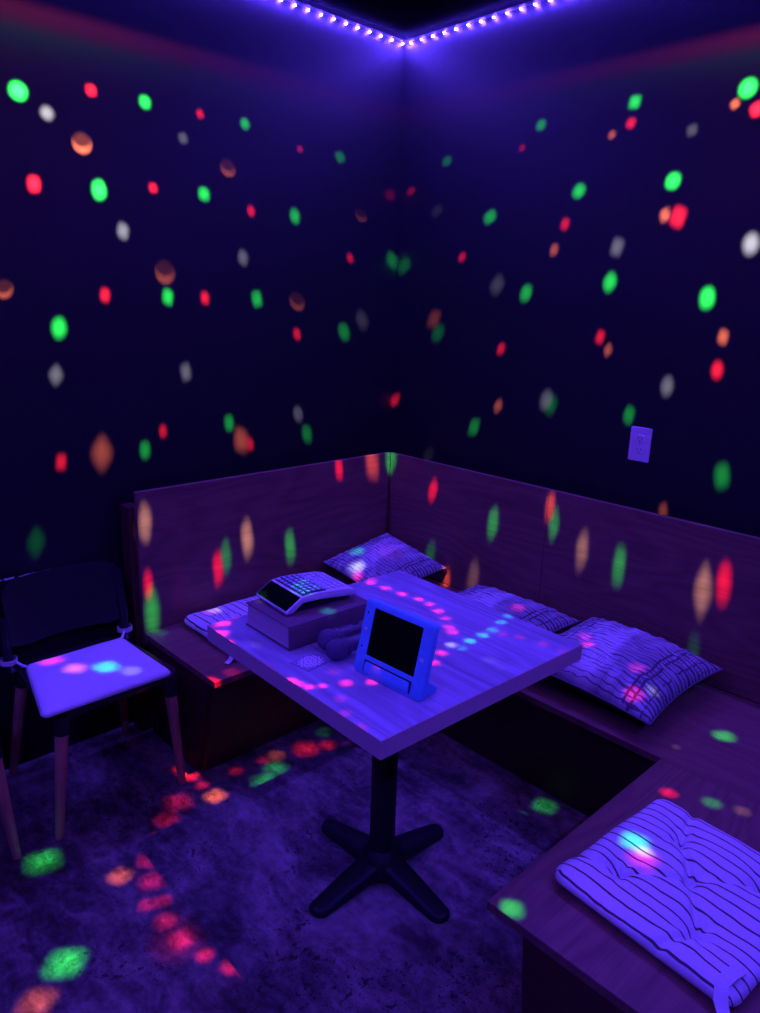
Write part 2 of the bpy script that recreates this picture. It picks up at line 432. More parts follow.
# ------------------------------------------------------------------ chairs
def leg_bm(p0, p1): return tube(BM(), [p1, p0], [.0125, .0195], 16)
CG = 'black chairs along the left wall'
def make_chair(loc, label):
    c = thing('side_chair', label, 'chair', loc, group=CG)
    # local origin: floor below seat centre (x away from wall, y along wall)
    zs = .418
    # seat shell: shallow dish with rolled rim
    bm = BM(); rings = []
    for w_, h_, r, z in ((.30, .34, .05, zs-.032), (.375, .395, .06, zs-.026), (.40, .415, .065, zs-.008), (.40, .415, .065, zs), (.385, .40, .06, zs+.003), (.34, .36, .05, zs-.004)):
        rings.append([(x+.012, y*(1-.16*(.2-x)/.4), z) for x, y in rrect(w_, h_, r, 6)])
    loft(bm, rings); obj('seat', bm, M['black'], c, True, 60)
    for fx, fy, tx, ty in ((.178, .203, .188, .168), (.178, -.203, .188, -.168), (-.235, .20, -.162, .155), (-.235, -.20, -.162, -.155)):
        P0 = Vector((fx, fy, 0)); P1 = Vector((tx, ty, zs-.02)); zt0 = zs-.06
        q = P0.lerp(P1, zt0/(zs-.02))
        obj('leg', leg_bm(q, P0), M['leg'], c)
        tp = P0.lerp(P1, (zs-.012)/(zs-.02))
        obj('leg_socket', tube(BM(), [q-(P1-P0).normalized()*.012, q, tp], [.0215, .023, .025], 18), M['black'], c)
    # curved backrest shell
    bm = BM(); NU, NV_ = 24, 14
    def S(u, v, off):
        y = (u-.5)*.392+.012
        curve = .055*(2*u-1)**2
        # rounded upper corners
        e = max(0, abs(2*u-1)-.72)/.28
        ztop = .680-.035*e**2.2; zbot = .470+.02*e
        z = zbot+(ztop-zbot)*v
        x = -.200-.065*((z-.40)/.29)+curve
        return Vector((x+off, y, z))
    g = [[[bm.verts.new(S(i/NU, j/NV_, off)) for j in range(NV_+1)] for i in range(NU+1)] for off in (0, -.012)]
    for s_ in range(2):
        for i in range(NU):
            for j in range(NV_): bm.faces.new((g[s_][i][j], g[s_][i+1][j], g[s_][i+1][j+1], g[s_][i][j+1]))
    for i in range(NU):
        for j in (0, NV_): bm.faces.new((g[0][i][j], g[0][i+1][j], g[1][i+1][j], g[1][i][j]))
    for j in range(NV_):
        for i in (0, NU): bm.faces.new((g[0][i][j], g[0][i][j+1], g[1][i][j+1], g[1][i][j]))
    bmesh.ops.recalc_face_normals(bm, faces=bm.faces)
    obj('backrest', bm, M['black'], c, True, 60)
    for sgn in (-1, 1):
        obj('back_post', tube(BM(), [(-.15, sgn*.188, zs-.012), (-.172, sgn*.192, .44), (-.176, sgn*.194, .50), (-.19, sgn*.19, .58)], [.017, .016, .015, .011], 14), M['black'], c)
    return c
CX, CY = .272, -1.574
make_chair((CX, CY, 0), 'black plastic chair with a plain white seat pad, left of the bench')
make_chair((CX, CY-.527, 0), 'black chair cut off by the left edge of the photo, only its front leg showing')

# ------------------------------------------------------------------ soft goods
def pad_mesh(W, H, T_, tufts=(), creases=(), rc=.05, seed=0, n=56, sag=0.0, depth=.6, wr=.0015):
    """flat cushion; closed shell with rounded rim; UV = undeformed plan"""
    rnd = random.Random(seed); bm = BM(); uvl = bm.loops.layers.uv.new('UVMap')
    ph = [rnd.uniform(0, 6) for _ in range(8)]
    def inside(u, v):
        # squircle map: pull the square's corners in to a rounded rectangle
        x, y = (u-.5)*W, (v-.5)*H
        ex, ey = abs(x)-(W/2-rc), abs(y)-(H/2-rc)
        if ex > 0 and ey > 0:
            m = max(ex, ey); l = math.hypot(ex, ey); k = m/l
            x = math.copysign(W/2-rc+ex*k, x); y = math.copysign(H/2-rc+ey*k, y)
        return x, y
    def edge(u, v):
        a = min(u, 1-u)*W; b_ = min(v, 1-v)*H; e = min(a, b_)/.05
        e2 = min(1, e); return math.sqrt(max(0, 1-(1-e2)**2))
    def top(u, v, s):
        x, y = inside(u, v); e = edge(u, v)
        z = T_/2*e
        dx = dy = 0
        if s > 0:
            puff = .5*math.sin(PI*u)*math.sin(PI*v)
            z *= 1+puff*.5
            for tu, tv in tufts:
                px, py = (tu-.5)*W, (tv-.5)*H; r2 = (x-px)**2+(y-py)**2
                g_ = math.exp(-r2/(2*.028**2)); z -= T_*.50*depth*g_; ang = math.atan2(y-py, x-px); z += T_*.035*depth*math.sin(7*ang+ph[4]+tu*9)*math.exp(-((math.sqrt(r2)-.035)/.025)**2)*2
                g2 = math.exp(-r2/(2*.05**2)); dx += (px-x)*g2*.36; dy += (py-y)*g2*.36
            for (au, av, bu, bv) in creases:
                ax, ay, bx_, by_ = (au-.5)*W, (av-.5)*H, (bu-.5)*W, (bv-.5)*H
                L2 = (bx_-ax)**2+(by_-ay)**2; t_ = max(0, min(1, ((x-ax)*(bx_-ax)+(y-ay)*(by_-ay))/L2))
                qx, qy = ax+t_*(bx_-ax), ay+t_*(by_-ay); dd = math.hypot(x-qx, y-qy)
                z -= T_*.22*depth*math.exp(-(dd/.011)**2)
            z += wr*e*(math.sin(23*x+ph[0]+9*y)+math.sin(31*y+ph[1]-14*x)+.6*math.sin(61*x+ph[2])*math.sin(55*y+ph[3]))
        z = max(z, -T_*.30)
        return Vector((x+dx, y+dy, T_/2+s*z if s > 0 else T_/2-z*1.0))
    G = {}
    for s in (1, -1):
        for i in range(n+1):
            for j in range(n+1):
                if s == -1 and (i in (0, n) or j in (0, n)): G[s, i, j] = G[1, i, j]
                else: G[s, i, j] = bm.verts.new(top(i/n, j/n, s))
    for s in (1, -1):
        for i in range(n):
            for j in range(n):
                q = [(i, j), (i+1, j), (i+1, j+1), (i, j+1)]
                if s == -1: q = q[::-1]
                f = bm.faces.new([G[s, a, b_] for a, b_ in q])
                for lp, (a, b_) in zip(f.loops, q): lp[uvl].uv = (a/n, b_/n)
    return bm
def pillow_mesh(W, H, T_, seed=0, n=48, flat=.9, back=True):
    """throw pillow: fat middle, pinched seams and pointed corners; material 1 on the underside"""
    rnd = random.Random(seed); bm = BM(); uvl = bm.loops.layers.uv.new('UVMap')
    ph = [rnd.uniform(0, 6) for _ in range(8)]
    def P(u, v, s):
        a, b_ = 2*u-1, 2*v-1
        # sides bow inward between the corners
        x = a*W/2*(1-.085*(1-b_*b_)*abs(a)**2); y = b_*H/2*(1-.075*(1-a*a)*abs(b_)**2)
        e = max(0, (1-abs(a)**2.6)*(1-abs(b_)**2.6))
        z = T_/2*e**.55
        k = e**.6
        wv = (math.sin(17*a+ph[0]+5*b_)*.5+math.sin(12*b_+ph[1]-6*a)*.6+math.sin(26*(a+b_)+ph[2])*.25)
        edgew = (1-k)*math.sin(34*(a if abs(b_) > abs(a) else b_)+ph[3])
        z += s*0+T_*.035*wv*k+(T_*.03*edgew*min(1, e*6) if s > 0 else 0)
        return Vector((x, y, s*z))
    G = {}
    for s in (1, -1):
        for i in range(n+1):
            for j in range(n+1):
                if s == -1 and (i in (0, n) or j in (0, n)): G[s, i, j] = G[1, i, j]
                else:
                    p = P(i/n, j/n, s)
                    if s == -1: p.z *= .8
                    G[s, i, j] = bm.verts.new(p)
    for s in (1, -1):
        for i in range(n):
            for j in range(n):
                q = [(i, j), (i+1, j), (i+1, j+1), (i, j+1)]
                if s == -1: q = q[::-1]
                f = bm.faces.new([G[s, a, b_] for a, b_ in q]); f.material_index = 0 if s == 1 else 1
                for lp, (a, b_) in zip(f.loops, q): lp[uvl].uv = (a/n, b_/n)
    return bm
def strap(pts, w_, th=.003, side=None):
    bm = BM(); rings = []
    for i, p in enumerate(pts):
        p = Vector(p); dr = (Vector(pts[min(i+1, len(pts)-1)])-Vector(pts[max(i-1, 0)])).normalized()
        s_ = Vector(side) if side else dr.cross(Vector((0, 0, 1))).normalized()
        nrm = s_.cross(dr).normalized()
        rings.append([p+s_*w_/2+nrm*th/2, p+s_*w_/2-nrm*th/2, p-s_*w_/2-nrm*th/2, p-s_*w_/2+nrm*th/2])
    return loft(bm, rings)

# near pinstriped pad on the return arm
PX, PY = 1.980, -1.036
p = thing('seat_cushion', 'white pinstriped tufted seat pad with a dangling tie on the near bench arm', 'cushion', (PX, PY, hs+.002), (0, 0, -.085), 'pinstriped seat pads')
tf = [(.30, .74), (.50, .50), (.24, .12+.16), (.69, .13+.1), (.76, .76)]
cr = [(.30, .74, .50, .50), (.50, .50, .24, .28), (.50, .50, .69, .23), (.50, .50, .76, .76), (.30, .74, .22, 1.0), (.69, .23, .62, 0), (.24, .28, .0, .20), (.76, .76, 1, .82)]
obj('pad', pad_mesh(.400, .428, .040, tf, cr, .034, 3, 90, depth=1.0, wr=.0019), M['stripe'], p, True, 180)
obj('tie_strap', strap([(.172, -.140, .0425), (.168, -.165, .043), (.166, -.192, .040), (.176, -.212, .024), (.192, -.224, .009), (.216, -.234, .006)], .024), M['cotton'], p)
# second pinstriped pad, partly under the table edge on the left bench
p = thing('seat_cushion', 'white pinstriped seat pad half hidden by the table on the left bench', 'cushion', (.327, -.985, hs+.001), (0, 0, 0), 'pinstriped seat pads')
tf = [(.28, .70), (.72, .70), (.5, .5), (.28, .3), (.72, .3)]
obj('pad', pad_mesh(.40, .40, .045, tf, [(.28, .7, .5, .5), (.72, .7, .5, .5), (.28, .3, .5, .5), (.72, .3, .5, .5)], .045, 5, 56), M['stripe'], p, True, 180)
obj('tie_strap', strap([(.165, -.188, .034), (.168, -.206, .024), (.171, -.222, .006), (.174, -.236, .004)], .018), M['cotton'], p)
# chair pads
for dy, lab, sd in ((0, 'plain white square pad tied on the black chair beside the bench', 11), (-.527, 'plain white pad on the chair cut off at the left edge', 12)):
    p = thing('chair_pad', lab, 'cushion', (CX, CY+dy, .4225), (0, 0, 0), 'plain white chair pads')
    bm = pad_mesh(.335, .40, .034, (), [(.25, .2, .5, .55), (.7, .3, .45, .6)], .022, sd, 48, depth=.3, wr=.0009)
    for v in bm.verts:
        v.co.y *= 1-.20*(.5-v.co.x/.335); v.co.y -= .022+.09*v.co.x; v.co.x += .065
    obj('pad', bm, M['cotton'], p, True, 180)
    for sgn in (-1, 1):
        bm = BM()
        loft(bm, [[(-.1705+r*math.cos(a), sgn*.1925+r*math.sin(a), z) for a in [i*2*PI/20 for i in range(20)]] for r, z in ((.0240, .012), (.0258, .012), (.0258, .028), (.0240, .028))], True)
        tube(bm, [(-.143, sgn*.177, .020), (-.115, sgn*.165-.006, .018), (-.085, sgn*.142-.012, .017)], [.004, .0045, .004], 8)
        obj('tie_loop', bm, M['cotton'], p)

# throw pillows
PG = 'woven throw pillows on the booth'
def pillow(label, loc, rot, W, H, T_, seed):
    p = thing('throw_pillow', label, 'pillow', loc, rot, PG)
    obj('pillow_cover', pillow_mesh(W, H, T_, seed), [M['plaid'], M['pillowback']], p, True, 180)
    bm = BM(); n = 40; pts = []
    def E(a, b_): return Vector((a*W/2*(1-.085*(1-b_*b_)*abs(a)**2), b_*H/2*(1-.075*(1-a*a)*abs(b_)**2), 0))
    for k in range(n): pts.append(E(-1+2*k/n, -1))
    for k in range(n): pts.append(E(1, -1+2*k/n))
    for k in range(n): pts.append(E(1-2*k/n, 1))
    for k in range(n+1): pts.append(E(-1, 1-2*k/n))
    tube(bm, pts, [.0028]*len(pts), 8)
    s = obj('piping', bm, M['plaid'], p)
pillow('woven pale pillow with dark dashes leaning in the bench corner', (.302, -.312, hs+.088), (.17, .17, 0), .375, .375, .11, 21)
pillow('woven dashed pillow mostly behind the tabletop, middle of the back bench', (.915, -.348, hs+.060), (.03, .0, .03), .47, .43, .125, 22)
pillow('largest woven dashed pillow in view, right of the table on the back bench', (1.422, -.358, hs+.080), (.05, .02, -.02), .475, .45, .16, 23)

# ------------------------------------------------------------------ things on the table
ZS = ZT+.0006
# book: thick, spine to the right, page edges towards the left corner
bk = thing('book', 'thick closed dark hardcover book lying on the table under the white keypad', 'book', (1.012, -1.281, ZS), (0, 0, -.03))
BW, BL, BT = .198, .262, .063
bm = BM(); box(bm, -BW/2, BW/2, -BL/2, BL/2, 0, .003, .001, 1)
box(bm, -BW/2, BW/2, -BL/2, BL/2, BT-.003, BT, .001, 1)
sp = []
for i in range(9):
    a = -PI/2+PI*i/8; sp.append((BW/2-.003+.006*math.cos(a), BT/2+(BT/2)*math.sin(a)))
prism(bm, sp, 'y', -BL/2, BL/2)
obj('cover', bm, M['cover'], bk, True, 40)
obj('page_block', box(BM(), -BW/2+.006, BW/2-.004, -BL/2+.004, BL/2-.004, .003, BT-.003), M['pages'], bk, False)

# keypad machine on the book
kp = thing('desk_calculator', 'white desk keypad with sloping black display lying on the thick book', 'calculator', (.985, -1.268, ZS+BT+.0006), (0, 0, -.09))
KW, KL = .154, .214
prof = [(-KL/2, .002), (-KL/2-.002, .010), (-KL/2+.045, .040), (-KL/2+.075, .043), (0, .042), (KL/2-.03, .035), (KL/2, .026), (KL/2, .014), (KL/2-.02, .012), (0, .022), (-KL/2+.05, .024), (-KL/2+.02, .004)]
obj('body', prism(BM(), prof, 'x', -KW/2, KW/2, .0028, 2), M['white'], kp, True, 40)
obj('under_base', box(BM(), -KW/2+.012, KW/2-.012, -KL/2+.03, KL/2-.012, 0, .012, .002, 1), M['black'], kp)
# sloping black display
def on_slope(s, off):
    y0, z0, y1, z1 = -KL/2-.002, .010, -KL/2+.045, .040
    L = math.hypot(y1-y0, z1-z0); ny, nz = -(z1-z0)/L, (y1-y0)/L
    return (y0+(y1-y0)*s+ny*off, z0+(z1-z0)*s+nz*off)
dp = [on_slope(.06, -.001), on_slope(.06, .0012), on_slope(.97, .0012), on_slope(.97, -.001)]
obj('display', prism(BM(), dp, 'x', -KW/2+.005, KW/2-.005), M['screen'], kp, False)
def deck_z(y):
    pts = [(-KL/2+.045, .040), (-KL/2+.075, .043), (0, .042), (KL/2-.03, .035), (KL/2, .026)]
    for (a, za), (b_, zb) in zip(pts, pts[1:]):
        if y <= b_: return za+(zb-za)*(y-a)/(b_-a)
    return .026
ys = [-KL/2+.052, -KL/2+.075, 0.0, .018]
poly = [(y, deck_z(y)+.0008) for y in ys]+[(y, deck_z(y)-.002) for y in ys[::-1]]
obj('key_deck', prism(BM(), poly, 'x', -KW/2+.007, KW/2-.007), M['keydeck'], kp, False)
kbm = BM(); box(kbm, -.0057, .0057, -.0050, .0050, 0, .0028, .0012, 2)
k0 = obj('key', kbm, M['key'], kp)
ky = [(-KL/2+.060+.0158*r) for r in range(5)]
n_ = 0
for r, y in enumerate(ky):
    for c_ in range(8):
        k = k0 if n_ == 0 else k0.copy()
        if n_: COL.objects.link(k); k.parent = kp
        k.location = (-KW/2+.0165+.0167*c_, y, deck_z(y)+.0008); n_ += 1
        if n_ == 1: continue
bigbm = BM(); box(bigbm, -.0066, .0066, -.0058, .0058, 0, .0026, .0015, 2)
B0 = obj('wide_key', bigbm, M['key'], kp); n_ = 0
for r in range(4):
    for c_ in range(7):
        y = .030+.0172*r
        k = B0 if n_ == 0 else B0.copy()
        if n_: COL.objects.link(k); k.parent = kp
        k.location = (-KW/2+.018+.019*c_, y, deck_z(y)-.0002); k.rotation_euler = (-.18, 0, 0); n_ += 1

# printed card
cm = BM(); uvl = cm.loops.layers.uv.new('UVMap')
box(cm, -.031, .031, -.038, .038, 0, .001)
for f in cm.faces:
    for lp in f.loops: lp[uvl].uv = ((lp.vert.co.x+.031)/.062, (lp.vert.co.y+.038)/.076)
cdo = obj('printed_card', cm, M['card'], None, False, loc=(1.182, -1.408, ZS)); cdo.rotation_euler = (0, 0, .12)
tag(cdo, 'small square card with a round lace print beside the thick book', 'card')

# microphones
def mic(label, head, ang):
    m = thing('microphone', label, 'microphone', head, (0, -.045, ang), 'pair of microphones on the table')
    bm = BM(); n = 14; pts = []; rad = []
    for i in range(n+1):
        a = PI*i/n; pts.append((-.029*math.cos(a), 0, 0)); rad.append(max(.0006, .0262*math.sin(a)))
    tube(bm, pts, rad, 24); obj('foam_head', bm, M['foam'], m, True, 180)
    obj('collar', tube(BM(), [(.018, 0, 0), (.026, 0, 0), (.036, 0, 0)], [.0215, .0225, .0195], 24), M['mic'], m)
    obj('handle', tube(BM(), [(.034, 0, 0), (.05, 0, 0), (.15, 0, 0), (.185, 0, 0), (.19, 0, 0)], [.0185, .018, .0135, .0125, .010], 24), M['mic'], m)
    obj('switch', box(BM(), .075, .093, -.004, .004, .0145, .019, .001, 1), M['slot'], m)
mic('dark microphone nearest the thick book, lying on the table', (1.159, -1.334, ZT+.0270), PI/2-.05)
mic('dark microphone lying between its twin and the blue tablet', (1.213, -1.352, ZT+.0270), PI/2-.07)

# tablet in blue case
tb = thing('tablet', 'tablet in a thick bright blue foam case standing on the table', 'tablet', (1.377, -1.352, ZS), (0, 0, .035))
TW, THh, TD, tilt = .208, .174, .020, math.radians(14)
rot = Matrix.Rotation(-tilt, 4, 'X')
bm = BM()
outer = rrect(TW, THh, .010, 5, 0, THh/2)
sw, sh, scy = .148, .112, .102
inner = rrect(sw, sh, .002, 5, 0, scy)
def frame(bm, outer, inner, y0, y1, bev):
    n = len(outer)
    def ringv(poly, y, k=0):
        return [bm.verts.new((p[0], y, p[1])) for p in poly]
    oo = rrect(TW-2*bev, THh-2*bev, .008, 5, 0, THh/2)
    a0 = ringv(oo, y0); a1 = ringv(outer, y0+bev); a2 = ringv(outer, y1-bev); a3 = ringv(oo, y1)
    i0 = ringv(inner, y0+.001); i1 = ringv(inner, y1)
    seq = [i1, i0, a0, a1, a2, a3, i1]
    for A, B in zip(seq, seq[1:]):
        for j in range(n): bm.faces.new((A[j], A[(j+1) % n], B[(j+1) % n], B[j]))
    bmesh.ops.recalc_face_normals(bm, faces=bm.faces)
frame(bm, outer, inner, 0, TD, .003)
bmesh.ops.transform(bm, matrix=rot, verts=bm.verts)
# back shell closes the frame
bm2 = BM(); box(bm2, -sw/2-.004, sw/2+.004, TD-.006, TD-.001, scy-sh/2-.004, scy+sh/2+.004); bmesh.ops.transform(bm2, matrix=rot, verts=bm2.verts)
tc = obj('case', bm, M['caseblue'], tb, True, 50)
obj('back_shell', bm2, M['caseblue'], tb, False)
def tilted(b_): bmesh.ops.transform(b_, matrix=rot, verts=b_.verts); return b_
obj('screen', tilted(box(BM(), -sw/2, sw/2, .0035, TD-.007, scy-sh/2, scy+sh/2)), M['screen'], tb, False)
obj('handle_bar', tilted(box(BM(), -.068, .068, -.004, .0, .010, .032, .0018, 2)), M['caseblue'], tb)
g = BM(); 
for x0, x1, z0, z1 in ((-.0725, -.069, .0075, .0355), (.069, .0725, .0075, .0355), (-.0725, .0725, .033, .0355)):
    box(g, x0, x1, -.0006, .0002, z0, z1)
obj('handle_groove', tilted(g), M['slot'], tb, False)
obj('home_button', tilted(tube(BM(), [(.0875, -.0008, scy-.012), (.0875, .001, scy-.012)], [.0055, .0055], 18)), M['white'], tb)
obj('camera_hole', tilted(tube(BM(), [(-.0885, -.0008, scy+.002), (-.0885, .001, scy+.002)], [.0042, .0042], 16)), M['white'], tb)
for z in (.062, .142):
    obj('case_rivet', tilted(tube(BM(), [(-.0905, -.0006, z), (-.0905, .001, z)], [.0022, .0022], 10)), M['slot'], tb)
# rear prop feet
for sx in (-1, 1):
    obj('rear_foot', prism(BM(), [(TD-.002, .001), (.062, .001), (.066, .006), (.066, .012), (.040, .030), (TD+.010, .075), (TD+.004, .075)], 'x', sx*.098-.0 if sx < 0 else .078, sx*.078 if sx < 0 else .098, .0018, 2), M['caseblue'], tb)

# ------------------------------------------------------------------ wall outlet
ol = thing('power_outlet', 'white two-socket power outlet on the dark right wall', 'outlet', (1.2283, 0, 1.1266))
obj('cover_plate', prism(BM(), rrect(.0764, .1176, .004, 4), 'y', -.006, -.0003, .0012, 1), M['white'], ol, False)
for s_ in (-1, 1):
    zc = s_*.0195
    pts = [(x, z+zc) for x, z in rrect(.034, .028, .011, 6)]
    rc_ = obj('receptacle', prism(BM(), pts, 'y', -.0078, -.0055, .0006, 1), M['white'], ol)
    g = BM()
    box(g, -.0078, -.0058, -.0082, -.0077, zc-.0015, zc+.0065); box(g, .0055, .0075, -.0082, -.0077, zc-.001, zc+.006)
    tube(g, [(0, -.0082, zc-.008), (0, -.0077, zc-.008)], [.0026, .0026], 12)
    obj('slots', g, M['slot'], rc_, False)
obj('screw', tube(BM(), [(0, -.0072, 0), (0, -.0058, 0)], [.003, .003], 14), M['screw'], ol)
